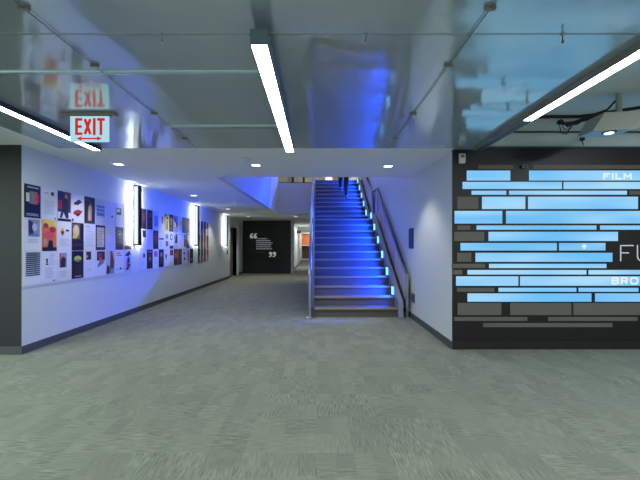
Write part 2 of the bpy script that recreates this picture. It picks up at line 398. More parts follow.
# exit sign
t = thing('exit_sign', (-2.15, 3.46, 2.33), 'lit white exit sign with red letters hung from the polished ceiling', 'exit sign')
MB().bbox(-2.41, -1.9, 3.42, 3.5, HC-.022, HC, .004).build('canopy', 'housing_grey', t)
ex0, ex1, ez0, ez1 = -2.335, -1.972, 2.336, 2.578
MB().bbox(ex0, ex1, 3.45, 3.47, ez0, ez1, .003).build('face', 'exit_face', t)
MB().box(-2.36, -1.95, 3.445, 3.475, ez1, HC-.02).build('mount', 'housing_grey', t)
GLY = {
 'E': (.62, [[(.62,0),(0,0),(0,1),(.62,1)], [(0,.5),(.55,.5)]]),
 'X': (.72, [[(0,0),(.72,1)], [(0,1),(.72,0)]]),
 'I': (.0, [[(0,0),(0,1)]]),
 'T': (.72, [[(.36,0),(.36,1)], [(0,1),(.72,1)]]),
 'F': (.8, [[(0,0),(0,1),(.8,1)], [(0,.52),(.5,.52)]]),
 'L': (.7, [[(0,1),(0,0),(.7,0)]]),
 'M': (1.0, [[(0,0),(0,1),(.5,.35),(1,1),(1,0)]]),
 'B': (.8, [[(0,0),(0,1),(.65,1),(.78,.88),(.78,.65),(.65,.53),(0,.53)], [(.65,.53),(.8,.4),(.8,.13),(.66,0),(0,0)]]),
 'R': (.8, [[(0,0),(0,1),(.65,1),(.8,.87),(.8,.6),(.65,.46),(0,.46)], [(.42,.46),(.8,0)]]),
 'O': (1.0, [[(.25,0),(.75,0),(.93,.1),(1,.3),(1,.7),(.93,.9),(.75,1),(.25,1),(.07,.9),(0,.7),(0,.3),(.07,.1),(.25,0)]]),
 'U': (.8, [[(0,1),(0,.28),(.06,.1),(.2,0),(.6,0),(.74,.1),(.8,.28),(.8,1)]]),
}
def strokes(mb, text, x0, z0, h, w, y, xs=1.0, gap=.25, d=.003):
    """letters as flat strokes of width w on a wall facing -y; the box of each letter is inset by half a stroke"""
    x = x0; hh = h-w
    for ch in text:
        adv, lines = GLY[ch]
        for ln in lines:
            P = [Vector((x+w/2+a*hh*xs, z0+w/2+b*hh)) for a, b in ln]
            for p, q in zip(P, P[1:]):
                t_ = (q-p).normalized(); n_ = Vector((-t_.y, t_.x))*w/2; e = t_*w/2*(.98 if abs(t_.x)*abs(t_.y) < .01 else .3)
                a, b, c, dd = p-e-n_, q+e-n_, q+e+n_, p-e+n_
                mb.hexa([(k.x, y, k.y) for k in (a, b, c, dd)] + [(k.x, y-d, k.y) for k in (a, b, c, dd)])
        x += adv*hh*xs+w+gap*h
    return mb
m = strokes(MB(), 'EXIT', -2.284, 2.398, .16, .025, 3.449, xs=.5, gap=.085)
z = 2.365
m.hexa([(a, y, b) for y in (3.449, 3.446) for a, b in ((-2.24, z-.007), (-2.06, z-.007), (-2.06, z+.007), (-2.24, z+.007))])
for s, xx in ((-1, -2.27), (1, -2.03)):
    m.prism_x([(3.446, 0), (3.449, 0), (3.449, .001)], 0, .0001)
    i = len(m.v)
    m.face([(xx, 3.4455, z), (xx-s*.045, 3.4455, z-.02), (xx-s*.045, 3.4455, z+.02)] if s < 0 else [(xx, 3.4455, z), (xx-s*.045, 3.4455, z+.02), (xx-s*.045, 3.4455, z-.02)])
m2 = MB(); m2.v, m2.f, m2.m, m2.c, m2.sm = [], [], [], [], []
keep = [f for f in m.f if not any(abs(m.v[k][0]) < .01 for k in f)]
for f in keep: m2.face([m.v[k] for k in f])
m2.build('lettering', 'exit_red', t)

# ------------------------------------------------------------------ downlights and detector
def spot(loc, energy, size=1.9, rgb=(1, .97, .93), blend=.6, rad=.05):
    l = bpy.data.lights.new('spot', 'SPOT'); l.energy = energy; l.spot_size = size; l.spot_blend = blend; l.color = rgb; l.shadow_soft_size = rad
    o = bpy.data.objects.new('spot_beam', l); col.objects.link(o); o.location = loc
    return o
def area(loc, energy, sx, sy, rot=(0,0,0), rgb=(1,1,1), name='area_lamp'):
    l = bpy.data.lights.new(name, 'AREA'); l.energy = energy; l.shape = 'RECTANGLE'; l.size = sx; l.size_y = sy; l.color = rgb
    o = bpy.data.objects.new(name, l); col.objects.link(o); o.location = loc; o.rotation_euler = rot
    return o
DL = [(-3.05, 5.61, 'nearest the exit sign, above the poster wall'), (-3.07, 9.1, 'over the posters, second from the front'),
      (-3.03, 12.4, 'over the posters, third from the front'), (-2.95, 15.6, 'in front of the far doorway'),
      (-.95, 5.68, 'beside the round smoke detector'), (1.12, 5.75, 'in front of the staircase on the right'), (-.9, 15.6, 'near the hallway beside the quotation wall')]
for x, y, w in DL:
    t = thing('downlight', (x, y, HC), 'small square recessed downlight in the white ceiling, ' + w, 'downlight', 'recessed downlights')
    a, b = .09, .065
    m = MB()
    for q in ((x-a,x+a,y-a,y-b),(x-a,x+a,y+b,y+a),(x-a,x-b,y-b,y+b),(x+b,x+a,y-b,y+b)): m.box(*q, HC-.008, HC)
    m.build('trim_ring', 'white_plastic', t)
    B(x-b, x+b, y-b, y+b, HC-.004, HC-.001).build('lens', 'down_white', t)
    spot((x, y, HC-.03), 62 if y > 7 else 45)
t = thing('smoke_detector', (-1.01, 5.25, HC), 'round white smoke detector on the white ceiling', 'smoke detector')
MB().lathe((-1.01, 5.25, HC-.045), [(.03, 0), (.05, .006), (.065, .02), (.065, .03)], 24).build('housing', 'white_plastic', t)
MB().lathe((-1.01, 5.25, HC-.016), [(.075, 0), (.075, .016)], 24).build('base', 'white_plastic', t)

# ------------------------------------------------------------------ wall sconces
for y, w in ((7.36, 'first'), (11.0, 'second'), (14.55, 'third')):
    t = thing('wall_light', (XL, y, 1.36), 'tall dark-framed vertical wall light glowing white, %s along the poster wall' % w, 'wall light', 'vertical wall lights')
    x0, x1, z0, z1, e = XL, XL+.115, 1.36, 2.575, .06
    m = MB().box(x0, x1, y-e, y+e, z0, z0+.03).box(x0, x1, y-e, y+e, z1-.03, z1)
    m.box(x1-.018, x1, y-e, y+e, z0+.03, z1-.03).box(x0, x0+.024, y-e, y+e, z0+.03, z1-.03)
    m.build('frame', 'sconce_frame', t)
    for q in (-1, 1): area((XL+.10, y+q*.135, 1.97), 14, 1.16, .05, (0, math.radians(90), 0), (.9, .95, 1), 'wall_light_wash')
    B(x0+.024, x1-.018, y-e+.003, y+e-.003, z0+.03, z1-.03).build('diffuser', 'sconce_white', t)

# ------------------------------------------------------------------ posters
BXT = XL+.012                      # face of the display boards
def board(y0, y1, z0, z1, label):
    tag(B(XL, BXT, y0, y1, z0, z1).build('display_board', 'board'), label, 'display board', 'white boards behind the posters')
board(4.562, 7.235, .832, 2.15, 'white display board of posters between the black wall and the first wall light')
board(7.54, 10.86, .832, 2.15, 'white display board of posters between the first and second wall lights')
board(11.2, 12.45, .832, 2.15, 'white display board of posters beyond the second wall light')
PAL = dict(w=(226,230,236), k=(24,23,26), dk=(44,36,38), br=(92,66,52), db=(62,44,38), rd=(176,50,44), og=(222,120,48), yl=(232,208,60), gn=(90,150,110), bl=(96,132,190), nv=(40,52,96),
           gr=(150,154,160), lg=(196,202,208), tl=(76,130,140), pk=(216,84,96), tan=(196,160,120), cr=(226,208,160), pp=(150,140,190), lp=(196,200,232), yg=(196,206,90), sk=(196,140,110), ol=(120,110,80))
P3 = {k: lin(v) for k, v in PAL.items()}
ROWS = [(1.712, 2.138), (1.282, 1.702), (.855, 1.272)]
def poster(row, y0, label, base, art, w=.27, group=None):
    z0, z1 = ROWS[row]; h = z1-z0
    m = MB(); x = BXT
    m.box(x, x+.003, y0, y0+w, z0, z1, 0, P3[base])
    lay = x+.003
    for a in art:
        lay += .0006
        k = a[0]
        def Y(u): return y0+u*w
        def Z(v): return z0+v*h
        if k == 'R':
            _, u0, v0, u1, v1, c = a
            m.face([(lay, Y(u0), Z(v0)), (lay, Y(u1), Z(v0)), (lay, Y(u1), Z(v1)), (lay, Y(u0), Z(v1))], 0, P3[c])
        elif k == 'E':
            _, cu, cv, ru, rv, c = a
            m.face([(lay, Y(cu+ru*math.cos(t*math.pi/8)), Z(cv+rv*math.sin(t*math.pi/8))) for t in range(16)], 0, P3[c])
        elif k == 'P':
            m.face([(lay, Y(u), Z(v)) for u, v in a[1]], 0, P3[a[2]])
        elif k == 'T':
            _, u0, v0, u1, v1, n, c = a
            for j in range(n):
                vv = v1-(v1-v0)*(j+.2)/n; e = u1-(u1-u0)*random.choice((0, .05, .12, .3))
                m.face([(lay, Y(u0), Z(vv-(v1-v0)*.45/n)), (lay, Y(e), Z(vv-(v1-v0)*.45/n)), (lay, Y(e), Z(vv)), (lay, Y(u0), Z(vv))], 0, P3[c])
    tag(m.build('poster', 'poster_print'), label, 'poster', group)
def person_art(c1, c2, u=.5):
    return [('E', u, .8, .1, .07, 'sk'), ('P', [(u-.22,.3),(u+.2,.3),(u+.24,.62),(u+.08,.74),(u-.08,.74),(u-.26,.6)], c1), ('P', [(u-.2,.06),(u-.04,.06),(u,.26),(u+.06,.06),(u+.2,.06),(u+.18,.34),(u-.18,.34)], c2)]
G1 = [
 # top row
 (0,0,'black poster with colour-bar television, top row beside the black wall','k',[('R',.1,.48,.3,.74,'cr'),('R',.3,.42,.45,.8,'tl'),('R',.45,.42,.58,.8,'gn'),('R',.58,.42,.78,.8,'pk'),('R',.78,.48,.9,.74,'rd'),('R',.15,.9,.85,.93,'lg'),('T',.1,.05,.9,.14,2,'lg')]),
 (0,1,'white poster with one tiny dark red photo, top row','w',[('R',.6,.78,.82,.9,'br'),('T',.15,.8,.55,.86,1,'gr'),('T',.15,.15,.85,.6,7,'lg'),('R',.84,.03,.95,.07,'k')]),
 (0,2,'dark blue and brown poster of a standing armed figure, top row','nv',[('R',.45,.55,1,1,'br'),('R',0,.4,.3,.7,'rd'),('R',0,0,1,.3,'w'),('P',[(.12,.1),(.3,.1),(.42,.3),(.6,.1),(.82,.1),(.78,.42),(.3,.42)],'dk'),('P',[(.3,.4),(.78,.4),(.8,.66),(.6,.78),(.36,.7)],'dk'),('E',.62,.84,.1,.07,'sk'),('R',0,0,1,.08,'k')]),
 (0,3,'white poster with two dark tilted illustrations one above the other, top row','w',[('P',[(.15,.62),(.5,.62),(.9,.76),(.6,.8),(.2,.7)],'dk'),('P',[(.3,.76),(.75,.8),(.7,.84)],'nv'),('P',[(.1,.28),(.6,.24),(.92,.42),(.5,.46),(.15,.38)],'rd'),('P',[(.15,.3),(.5,.2),(.8,.34)],'dk'),('R',.0,.02,.12,.12,'k')]),
 (0,4,'dark brown poster of a pale upright figure, top row','dk',[('P',[(.3,.1),(.66,.1),(.7,.6),(.55,.76),(.34,.6)],'tan'),('E',.5,.8,.12,.07,'br'),('R',.1,.84,.4,.92,'br'),('R',0,0,1,.06,'br'),('P',[(.38,.14),(.5,.14),(.48,.5),(.4,.5)],'cr')]),
 (0,5,'white poster with a pale blue printed block, top row','lg',[('R',.08,.34,.92,.76,'bl'),('R',.08,.62,.92,.66,'lg'),('R',.08,.48,.92,.52,'lg'),('T',.1,.1,.9,.26,3,'lg')]),
 (0,6,'plain pale lavender poster with one small dark mark, top row','lp',[('P',[(.5,.36),(.85,.34),(.7,.44)],'nv'),('T',.1,.7,.6,.8,2,'lg')]),
 (0,7,'white poster with small black and white photo at its middle, top row','lg',[('R',.1,.5,.75,.8,'ol'),('E',.35,.68,.16,.07,'lg'),('P',[(.1,.5),(.75,.5),(.6,.62),(.2,.6)],'dk'),('R',.95,.0,1,1,'bl')]),
 (0,8,'blank white poster with faint text beside the first wall light, top row','w',[('T',.1,.66,.8,.76,2,'lg')]),
 # middle row
 (1,0,'white poster with grey portrait, middle row beside the black wall','w',[('R',.22,.45,.95,.98,'gr'),('P',[(.28,.5),(.55,.5),(.5,.9),(.25,.95)],'dk'),('E',.62,.74,.16,.12,'lg'),('R',.35,.46,.85,.54,'bl'),('T',.2,.25,.9,.38,2,'lg')]),
 (1,1,'orange and red collage poster, middle row','og',[('R',0,.78,1,1,'yl'),('E',.25,.82,.18,.08,'rd'),('E',.7,.7,.22,.1,'rd'),('E',.45,.5,.35,.12,'pk'),('R',0,0,1,.12,'k'),('P',[(.35,.1),(.75,.1),(.7,.34),(.45,.36)],'k'),('E',.2,.3,.14,.12,'tan'),('E',.85,.9,.1,.06,'cr')]),
 (1,2,'white poster with tiny yellow and red cartoon-like drawing, middle row','w',[('E',.35,.72,.12,.06,'yl'),('R',.22,.58,.48,.68,'rd'),('R',.3,.52,.4,.58,'k'),('E',.72,.7,.14,.04,'nv'),('T',.1,.15,.9,.42,5,'lg')]),
 (1,3,'dark poster of a yellow lit face, middle row','dk',[('R',.05,.42,.9,.95,'ol'),('E',.35,.7,.26,.22,'cr'),('P',[(.05,.44),(.4,.44),(.45,.6),(.15,.66)],'yl'),('R',.7,.4,1,1,'k'),('R',0,0,1,.36,'k'),('T',.1,.14,.9,.26,2,'br')]),
 (1,4,'white poster filled with faint lines of text, middle row','w',[('T',.1,.12,.88,.9,10,'lg'),('R',.1,.9,.5,.93,'gr')]),
 (1,5,'dark poster framing a pinkish page of text, middle row','dk',[('R',.1,.12,.88,.9,'lg'),('T',.14,.16,.84,.86,9,'sk')]),
 (1,6,'pale poster with a yellow-green line of lettering, middle row','lp',[('T',.1,.62,.85,.76,2,'yg'),('T',.1,.2,.8,.5,4,'lg')]),
 (1,7,'dark brown poster with a pale ring emblem, middle row','db',[('E',.5,.68,.34,.17,'ol'),('E',.5,.68,.25,.12,'db'),('E',.5,.68,.12,.07,'tan'),('R',.1,.12,.9,.36,'br')]),
 (1,8,'white poster fading to brown at its foot, middle row beside the first wall light','lg',[('R',0,.0,1,.16,'br'),('R',0,.16,1,.4,'lp'),('P',[(0,.16),(1,.16),(.6,.24)],'sk')]),
 # bottom row
 (2,0,'poster of black horizontal stripes, bottom row beside the black wall','w',[('R',.08,.26,.95,.98,'lg'),*[('R',.08,.27+k*.062,.95,.302+k*.062,'k') for k in range(12)],('R',.6,.28,.68,.96,'gn')]),
 (2,1,'white poster with grey text and a tiny black figure, bottom row','w',[('E',.32,.74,.07,.04,'k'),('R',.28,.62,.38,.72,'db'),('R',.24,.57,.42,.61,'k'),('T',.2,.12,.85,.5,8,'lg'),('T',.5,.55,.9,.95,7,'lg'),('R',.7,.03,.9,.06,'br')]),
 (2,2,'white poster with a photo of a dark-suited standing person, bottom row','w',[('R',.12,.44,.68,.95,'gr'),('P',[(.22,.45),(.56,.45),(.6,.74),(.4,.84),(.22,.72)],'dk'),('E',.42,.87,.08,.05,'sk'),('R',.12,.44,.2,.95,'rd'),('T',.12,.1,.8,.34,4,'lg')]),
 (2,3,'black poster with a yellow-green glowing head, bottom row','k',[('E',.5,.72,.32,.11,'yg'),('R',.28,.64,.76,.69,'ol'),('R',.2,.14,.8,.55,'dk'),('T',.25,.05,.8,.1,1,'lg')]),
 (2,4,'white poster with one small dark photo near its top, bottom row','w',[('R',.15,.66,.62,.97,'dk'),('R',.15,.74,.34,.84,'tan'),('T',.2,.2,.7,.32,2,'lg')]),
 (2,5,'white poster with a red and black portrait, bottom row','w',[('R',.1,.6,.95,.97,'dk'),('E',.42,.78,.2,.14,'rd'),('P',[(.1,.3),(.9,.5),(.85,.62),(.4,.62)],'gr'),('P',[(.15,.4),(.6,.48),(.4,.56)],'k'),('R',.35,.46,.6,.7,'pk')]),
 (2,6,'pale poster with a leaning red-brown figure, bottom row','lg',[('P',[(.42,.1),(.8,.02),(.92,.5),(.7,.95),(.48,.98)],'br'),('P',[(.0,.02),(.4,.02),(.4,.3),(.1,.4)],'db'),('P',[(.4,.02),(.9,.02),(.8,.22),(.5,.24)],'gr'),('R',.5,.6,.64,.9,'rd')]),
 (2,7,'white poster with three small dark dots at its foot, bottom row','w',[('E',.2,.16,.06,.03,'k'),('E',.62,.18,.13,.05,'nv'),('E',.92,.17,.05,.03,'k'),('T',.1,.72,.8,.9,2,'pk')]),
 (2,8,'white poster with a dark splashed abstract figure, bottom row beside the first wall light','lp',[('P',[(.1,.75),(.5,.7),(.9,.8),(.7,.98),(.4,.88)],'dk'),('P',[(.3,.45),(.8,.4),(.7,.7),(.5,.66)],'dk'),('P',[(.2,.1),(.5,.06),(.9,.3),(.5,.42)],'br'),('R',.3,.2,.5,.5,'pk')]),
]
for r, c, lab, base, art in G1: poster(r, 4.57+.296*c, lab, base, art, .27, 'posters between the black wall and the first wall light')
MID = ', between the first two wall lights'
G2 = [
 (0,0,'dark brown poster beside the first wall light, top row','db',[('R',.3,.3,.9,.8,'br'),('R',.5,.45,.8,.65,'rd')]),
 (0,1,'near-black poster with brown lettering block, top row','k',[('R',.2,.6,.85,.85,'br'),('R',.15,.3,.85,.5,'db'),('T',.2,.08,.8,.2,2,'br')]),
 (0,2,'white poster with pale blue picture, top row','lp',[('R',.2,.2,.9,.75,'bl'),('E',.5,.5,.2,.12,'pp')]),
 (0,3,'white poster with small pink figure, top row','w',[('R',.55,.5,.85,.8,'pk'),('R',.6,.4,.8,.5,'dk'),('T',.1,.1,.5,.3,3,'lg')]),
 (0,4,'bright yellow poster, top row','yl',[('E',.7,.75,.16,.08,'k'),('P',[(.4,.1),(.8,.1),(.75,.6),(.5,.6)],'ol'),('R',.1,.85,.5,.92,'k')]),
 (0,5,'black poster with grey figure, top row','k',[('R',.3,.35,.75,.8,'ol'),('E',.5,.7,.2,.1,'gr'),('T',.2,.1,.8,.25,2,'gr')]),
 (0,6,'multicoloured poster of small pictures, top row','gr',[('R',.1,.6,.5,.9,'rd'),('R',.5,.6,.9,.9,'bl'),('R',.1,.3,.5,.6,'yl'),('R',.5,.3,.9,.6,'br')]),
 (0,7,'pale poster with yellow patch, top row','lg',[('R',.3,.4,.8,.7,'yl'),('T',.2,.1,.8,.3,3,'gr')]),
 (0,8,'red-brown poster, top row','br',[('R',.2,.55,.8,.9,'rd'),('R',.2,.1,.8,.4,'db')]),
 (0,9,'narrow dark brown poster nearest the second wall light, top row','db',[('R',.3,.4,.8,.8,'br')]),
 (1,0,'white poster with dark photo at top, middle row beside the first wall light','w',[('R',.3,.6,.9,.95,'dk'),('T',.2,.1,.8,.4,4,'lg')]),
 (1,1,'plain pale lilac poster, middle row','lp',[('T',.1,.2,.8,.3,2,'lg')]),
 (1,2,'dark brown poster with reddish picture, middle row','db',[('R',.15,.3,.85,.9,'br'),('E',.5,.6,.2,.15,'rd')]),
 (1,3,'white poster crossed by one dark band, middle row','w',[('R',.0,.52,1,.6,'dk'),('T',.2,.1,.8,.4,4,'lg')]),
 (1,4,'white poster with two square photos, middle row','w',[('R',.3,.58,.85,.85,'gr'),('R',.3,.15,.85,.45,'ol'),('R',.45,.65,.7,.8,'tl')]),
 (1,5,'white poster with green swirl and dark foot, middle row','w',[('E',.5,.7,.38,.2,'gn'),('E',.55,.7,.2,.1,'w'),('R',.1,.0,.95,.18,'k')]),
 (1,6,'grey and black figure poster, middle row','lg',[('P',[(.2,.35),(.9,.35),(.8,.95),(.4,.8)],'dk'),('R',.1,.5,.4,.8,'gr')]),
 (1,7,'white poster with faint grey heading, middle row','w',[('T',.1,.84,.9,.95,1,'gr'),('T',.1,.2,.9,.6,6,'lg')]),
 (1,8,'white poster with dark right half, middle row','w',[('R',.45,.1,.95,.9,'dk'),('R',.55,.6,.85,.8,'gr')]),
 (1,9,'brown picture poster nearest the second wall light, middle row','br',[('R',.2,.5,.8,.9,'tan'),('R',.2,.1,.8,.4,'dk')]),
 (2,0,'white poster with tiny black emblem, bottom row just past the first wall light','w',[('R',.45,.6,.75,.8,'k'),('T',.2,.2,.8,.4,3,'lg')]),
 (2,1,'black poster with golden panel, bottom row','k',[('R',.3,.35,.75,.75,'br'),('R',.4,.45,.65,.6,'tan'),('R',.2,.85,.8,.92,'gr')]),
 (2,2,'white poster with pinkish picture near its top, bottom row','w',[('R',.15,.6,.85,.9,'pp'),('R',.3,.65,.6,.85,'pk'),('T',.2,.2,.8,.45,4,'lg')]),
 (2,3,'black poster with pale columns of text, bottom row','k',[('T',.3,.15,.7,.85,6,'ol'),('R',.3,.6,.7,.8,'gr')]),
 (2,4,'white poster with a small black oval, bottom row','w',[('E',.4,.6,.16,.14,'k'),('R',.35,.4,.5,.5,'rd')]),
 (2,5,'white poster with dark red photo, bottom row','w',[('R',.2,.62,.9,.95,'db'),('R',.35,.7,.6,.9,'rd')]),
 (2,6,'dark poster lit by an orange-red glow, bottom row','db',[('E',.5,.6,.34,.28,'rd'),('E',.5,.62,.18,.16,'og')]),
 (2,7,'dark brown poster with pale edge, bottom row','db',[('R',.3,.2,.75,.85,'br'),('R',.9,0,1,1,'tan')]),
 (2,8,'pale poster with two dark spots, bottom row','lg',[('E',.5,.7,.25,.08,'k'),('E',.6,.35,.25,.1,'dk')]),
 (2,9,'pale poster with dark red stripe, bottom row','lg',[('R',.4,.2,.7,.9,'br'),('R',.2,.6,.8,.7,'rd')]),
 (2,10,'black poster under the second wall light, bottom row','k',[('R',.25,.5,.8,.85,'dk'),('R',.3,.15,.7,.35,'gr')]),
]
for r, c, lab, base, art in G2:
    poster(r, 7.575+.2955*c, lab + (MID if 'wall light' not in lab else ''), base, art, .268, 'posters between the first two wall lights')
cw = ['nearest the second wall light', 'second from the wall light', 'third from the wall light', 'farthest from the wall light']
rw = ['top row', 'middle row', 'bottom row']
C3 = [['pp','db','br','tan'], ['db','k','rd','br'], ['k','br','db','og']]
names3 = dict(pp='greyish purple', db='dark brown', br='brown', tan='tan', k='black', rd='red', og='orange')
for r in range(3):
    for c in range(4):
        b = C3[r][c]
        poster(r, 11.235+.297*c, '%s poster %s, %s beyond the second wall light' % (names3[b], cw[c], rw[r]), b,
               [('R',.15,.5,.6,.9,'dk'),('R',.5,.15,.85,.45,'gr' if c % 2 else 'tan'),('T',.15,.05,.85,.12,1,'lg'),('R',.75,0,1,1,'w')], .27, 'posters beyond the second wall light')

# ------------------------------------------------------------------ lit panel wall
def gx(x): return (x-CX)/F*YG
def gz(y): return H+(CY-y)/F*YG
rownames = {}
BARS = [ # y0, y1, [(x0, x1, lit, description)]
 (165, 169, [(478,513,0,'faint grey strip above the first lit row, under the white alarm'), (532,700,0,'long faint grey strip along the very top of the panels')]),
 (170.7, 180.5, [(466.7,510,1,'short lit blue panel starting the topmost lit row'), (529,720,1,'long lit blue panel bearing the word FILM')]),
 (182, 189, [(462.5,561.5,1,'lit blue panel left of the gap in the second lit row'), (563.5,720,1,'lit blue panel right of the gap in the second lit row')]),
 (190.8, 194.7, [(471.5,506,1,'short thin lit blue strip in the third lit row'), (509,626.5,1,'long thin lit blue strip in the third lit row'), (628.5,720,0,'thin grey strip ending the third lit row')]),
 (196.8, 209, [(457,478,0,'small grey block starting the fourth lit row'), (482,525,1,'short tall lit blue panel in the fourth lit row'), (528,637.5,1,'long tall lit blue panel in the fourth lit row')]),
 (211, 223.5, [(454.5,502,1,'tall lit blue panel reaching nearest the white corridor wall, fifth lit row'), (506,720,1,'widest tall lit blue panel, fifth lit row')]),
 (225.5, 229.7, [(457,470,0,'tiny grey block in the sixth row, just under a tall blue panel'), (476.5,596,1,'thin lit blue strip left of the gap in the sixth row'), (600,720,1,'thin lit blue strip right of the gap in the sixth row')]),
 (231.8, 241, [(454,484,0,'grey block in the seventh row of panels'), (488.5,617.5,1,'lone lit blue panel in the seventh row')]),
 (243, 250.5, [(460.5,556.5,1,'lit blue panel left of the one with a white cross'), (559,605,1,'short lit blue panel bearing a small white cross')]),
 (252.8, 261.8, [(457,471,0,'small grey block in the row beside the letters FU'), (475.5,612,1,'lit blue panel ending just left of the letters FU')]),
 (263.8, 268, [(451.5,485,0,'thin grey strip touching the white corridor wall edge'), (489,606,1,'thin lit blue strip below the letters FU')]),
 (270, 274.5, [(453,462,0,'tiny thin grey strip above the BRO row'), (467.5,586,1,'thin lit blue strip just above the BRO row, left of the gap'), (588.5,720,1,'thin lit blue strip just above the letters BRO')]),
 (276.3, 285.7, [(456,518,1,'lit blue panel starting the row of the letters BRO'), (520,720,1,'long lit blue panel bearing the letters BRO')]),
 (287.8, 291.7, [(457,494,0,'thin grey strip just below the BRO row'), (498.5,576,1,'thin lit blue strip below the BRO row, left of the gap'), (578.5,638,1,'thin lit blue strip below the letters BRO')]),
 (293.4, 301.6, [(467.5,591,1,'lowest lit blue panel, left of the gap'), (595,720,1,'lowest lit blue panel, right of the gap')]),
 (302.9, 315, [(457.5,501,0,'tall unlit grey panel at the left of the lower grey row'), (510,571,0,'tall unlit grey panel at the middle of the lower grey row'), (573,720,0,'tall unlit grey panel at the right of the lower grey row')]),
 (316.9, 320.8, [(454,527,0,'thin unlit grey strip left of the gap, second row from the bottom'), (548,637,0,'thin unlit grey strip right of the gap, second row from the bottom')]),
 (323, 327, [(483,612,0,'thin unlit grey strip lowest on the black wall')]),
]
for y0, y1, items in BARS:
    for x0, x1, lit, lab in items:
        o = MB().box(gx(x0), gx(x1), YG-.008, YG, gz(y1), gz(y0)).build('projected_panel' if lit else 'wall_panel', 'projected_blue' if lit else 'grey_panel')
        tag(o, lab, 'wall panel', 'lit blue panels on the black wall' if lit else 'unlit grey panels on the black wall')
        if 'FILM' in lab:
            strokes(MB(), 'FILM', gx(602.6), gz(179.6), gz(173.2)-gz(179.6), .021, YG-.009, xs=1.35, gap=.3).build('lettering', 'letter_blue', o)
        if 'bearing the letters BRO' in lab:
            strokes(MB(), 'BRO', gx(611), gz(284.4), gz(277)-gz(284.4), .023, YG-.009, xs=1.2, gap=.26).build('lettering', 'letter_blue', o)
        if 'cross' in lab and 'bearing' in lab:
            cx, cz, a, b = gx(583.6), gz(246.4), .034, .009
            MB().box(cx-a, cx+a, YG-.011, YG-.008, cz-b, cz+b).box(cx-b, cx+b, YG-.0115, YG-.008, cz-a, cz+a).build('cross_mark', 'letter_blue', o)
tag(strokes(MB(), 'FU', gx(620), gz(261.3), gz(245)-gz(261.3), .014, YG-.0005, xs=1.02, gap=.2).build('wall_lettering', 'letter_line'),
    'thin pale outline letters FU on the bare black wall', 'lettering')
t = thing('strobe_alarm', (gx(461.3), YG, gz(164)), 'small white alarm box near the top corner of the black panel wall', 'alarm')
MB().bbox(gx(458.2), gx(464.6), YG-.04, YG, gz(163.8), gz(154), .008).build('housing', 'white_plastic', t)
MB().bbox(gx(459.8), gx(463), YG-.055, YG-.038, gz(158.5), gz(155.5), .004).build('lens', 'plate_grey', t)
t = thing('motion_sensor', (gx(523.5), YG, gz(168)), 'small dark grey-purple sensor above the gap in the topmost lit row', 'sensor')
MB().bbox(gx(520.8), gx(526.2), YG-.045, YG, gz(168.4), gz(165), .008).build('housing', 'plate_grey', t)
MB().bbox(gx(522.5), gx(525), YG-.055, YG-.04, gz(167.8), gz(165.8), .004).build('lens', 'frame_dark', t)

# wall plates on the white corridor wall
t = thing('wall_sign', (XR, 6.84, 1.315), 'dark navy square sign on the white wall beside the staircase', 'sign')
MB().bbox(XR-.016, XR, 6.69, 6.99, 1.315, 1.67, .004).build('panel', 'navy', t)
MB().bbox(XR-.004, XR, 6.675, 7.005, 1.3, 1.685, .001).build('backing', 'frame_dark', t)
t = thing('wall_outlet', (XR, 6.72, .31), 'grey outlet plate low on the white wall by the stair railing', 'outlet')
MB().bbox(XR-.01, XR, 6.6, 6.82, .31, .48, .003).build('plate', 'plate_grey', t)
for y in (6.66, 6.76): MB().bbox(XR-.014, XR-.008, y-.025, y+.025, .345, .445, .002).build('socket', 'frame_dark', t)
t = thing('wall_switch', (XL, 14.95, 1.02), 'small dark switch on the poster wall just before the doorway', 'switch')
MB().bbox(XL, XL+.02, 14.89, 15.01, 1.0, 1.18, .004).build('plate', 'frame_dark', t)
MB().bbox(XL+.018, XL+.03, 14.93, 14.97, 1.05, 1.13, .003).build('toggle', 'plate_grey', t)
t = thing('hanging_sign', (-1.2, 23.6, 2.18), 'small dark sign projecting from the hallway wall', 'sign')
MB().bbox(-1.3, -1.06, 23.58, 23.64, 2.16, 2.34, .004).build('panel', 'frame_dark', t)
MB().tube([(-1.3, 23.61, 2.36), (-1.06, 23.61, 2.36)], .012, 8).build('bracket', 'steel_dark', t)

# ------------------------------------------------------------------ quotation on the black wall
def qx(x): return (x-CX)/F*YQ
def qz(y): return H+(CY-y)/F*YQ
def quote_mark(mb, x, z, s, up):            # one comma-shaped mark: a round blob with a curved tail
    n = 20; k = 1 if up else -1
    for dx in (0, 1.15*s):
        c = Vector((x+dx, z)); zs = .8
        pts = [(c.x+.5*s*math.cos(2*math.pi*j/n), c.y+zs*s*(-k*.45+.5*math.sin(2*math.pi*j/n))) for j in range(n)]
        mb.face([(a, YQ-.004, b) for a, b in pts])
        tail = [(-.5,-.45),(-.5,.1),(-.3,.65),(.05,.98),(.45,1.05),(.45,.72),(.15,.5),(.0,.15),(.2,-.1)]
        tail = [(c.x+k*a*s, c.y+k*b*s*zs) for a, b in tail]
        mb.face([(a, YQ-.0045, b) for a, b in (tail[::-1])])
    return mb
t = thing('wall_quotation', (qx(263), YQ, qz(256)), 'white quotation in large quote marks on the black end wall', 'wall lettering')
quote_mark(MB(), qx(251.6), qz(236), .165, True).build('opening_quote_mark', 'quote_white', t)
quote_mark(MB(), qx(270.5), qz(254.4), .165, False).build('closing_quote_mark', 'quote_white', t)
def illegible(m, x0, x1, y, h):
    x = x0
    while x < x1:                            # words too small to read: short unequal strokes
        w = random.uniform(.35, 1.1)
        for q in range(int(w/.22)+1):
            a = qx(x+q*.24); hh = random.choice((.55, .55, .8))*h
            m.box(a, a+.0085, YQ-.003, YQ, qz(y+h/2), qz(y+h/2)+hh*YQ/F)
        x += w+.35
    return m
m = MB()
